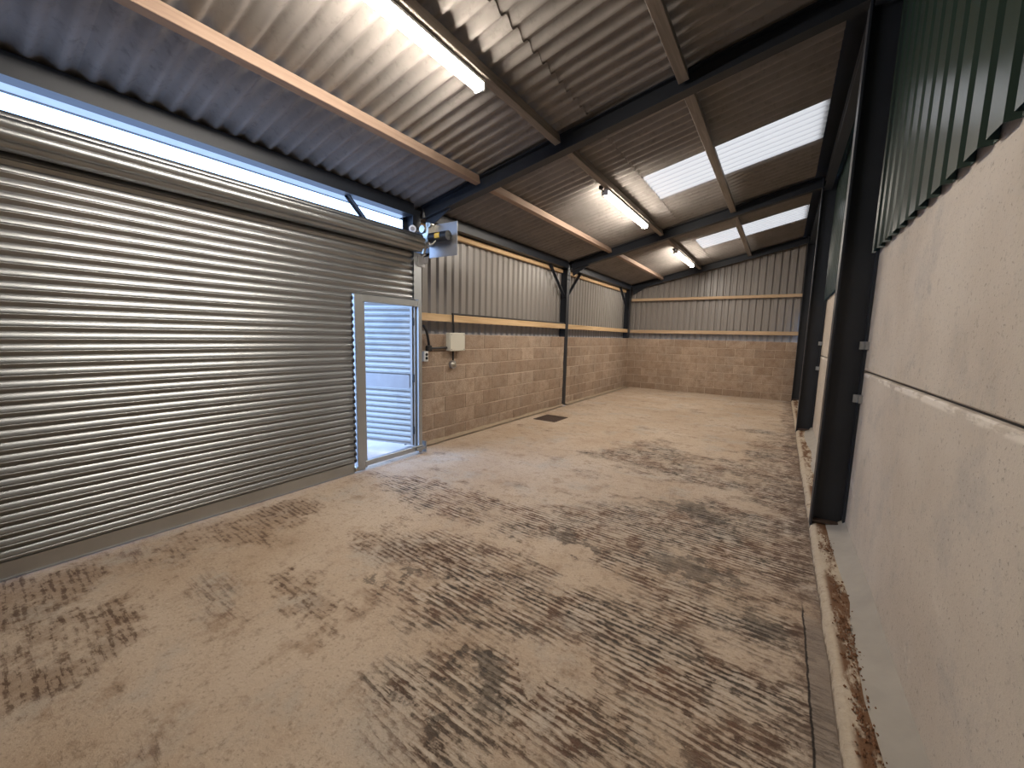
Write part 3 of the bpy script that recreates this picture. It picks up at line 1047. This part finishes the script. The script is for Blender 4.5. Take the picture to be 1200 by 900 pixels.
tag(build(MB().tube([(xw + 0.03, 4.56, 1.598), (xw + 0.03, 4.56, 1.70), (-4.118, 4.56, 1.76), (-4.118, 4.56, 1.85), (-4.14, 4.57, 1.876), (-4.16, 4.66, 1.878), (-4.16, 6.5, 1.876), (-4.16, LCOL['B'] - 0.09, 1.876)], 0.014),
          'cable', MAT['black'], loc=(xw, 4.56, 1.59), smooth=True), 'black cable rising from junction box and running along timber rail', 'cable')
tag(build(MB().tube([(xw + 0.03, 4.412, 1.375), (xw + 0.025, 4.2, 1.37), (xw + 0.025, 4.102, 1.37)], 0.016), 'conduit', MAT['black'], loc=(xw, 4.2, 1.36), smooth=True),
    'short black conduit from junction box towards the shutter', 'conduit')
tag(build(MB().tube([(xw + 0.03, 4.05, 1.412), (xw + 0.03, 4.05, 1.44), (xw + 0.04, 4.02, 1.53), (xw + 0.06, 3.97, 1.62), (xw + 0.08, 3.90, 1.68)], 0.017),
          'cable', MAT['black'], loc=(xw, 4.05, 1.3), smooth=True), 'black cable curving up behind the shutter guide', 'cable')
tb = build(MB().box(xw, xw + 0.05, 4.01, 4.10, 1.33, 1.41), 'cable_junction', MAT['black'], loc=(xw, 4.05, 1.33), bevel=0.01)
tag(tb, 'small black cable junction on the block wall', 'junction')
tag(build(MB().tube([(xw + 0.03, 4.55, 1.322), (xw + 0.03, 4.55, 1.184)], 0.013), 'conduit', MAT['black'], loc=(xw, 4.55, 1.17), smooth=True), 'short black conduit hanging below the junction box', 'conduit')
rs = empty('pull_switch', (xw, 4.55, 1.06), 'round grey metal switch below the junction box', 'switch')
build(MB().cyl((xw, 4.55, 1.12), (xw + 0.045, 4.55, 1.12), 0.062, 20), 'body', MAT['plate'], rs, smooth=True)
build(MB().cyl((xw + 0.045, 4.55, 1.125), (xw + 0.075, 4.55, 1.125), 0.045, 18, 0.022), 'knob', MAT['cast'], rs, smooth=True)
cs = empty('control_switch', (xw, 3.985, 1.20), 'small white control switch with black buttons beside the door', 'switch')
build(MB().box(xw, xw + 0.05, 3.945, 4.025, 1.19, 1.33), 'housing', MAT['lampbody'], cs, bevel=0.006)
for z in (1.235, 1.285):
    build(MB().cyl((xw + 0.05, 3.985, z), (xw + 0.06, 3.985, z), 0.02, 12), 'button', MAT['black'], cs, smooth=True)

# ------------------------------------------------------------------ drain cover in the floor
dc = empty('drain_cover', (-3.6, 6.8, 0.0), 'rusty square metal drain cover set in the floor', 'drain cover')
m = MB().box(-3.83, -3.37, 6.52, 6.56, 0.0, 0.008).box(-3.83, -3.37, 7.03, 7.07, 0.0, 0.008).box(-3.83, -3.79, 6.56, 7.03, 0.0, 0.008).box(-3.41, -3.37, 6.56, 7.03, 0.0, 0.008)
build(m, 'frame', MAT['rust'], dc)
m = MB().box(-3.785, -3.415, 6.565, 7.025, 0.0, 0.005)
for i in range(6):
    for j in range(7):
        x, y = -3.76 + i * 0.064, 6.60 + j * 0.064
        m.box(x - 0.018, x + 0.018, y - 0.005, y + 0.005, 0.005, 0.008)
build(m, 'plate', MAT['rust'], dc)
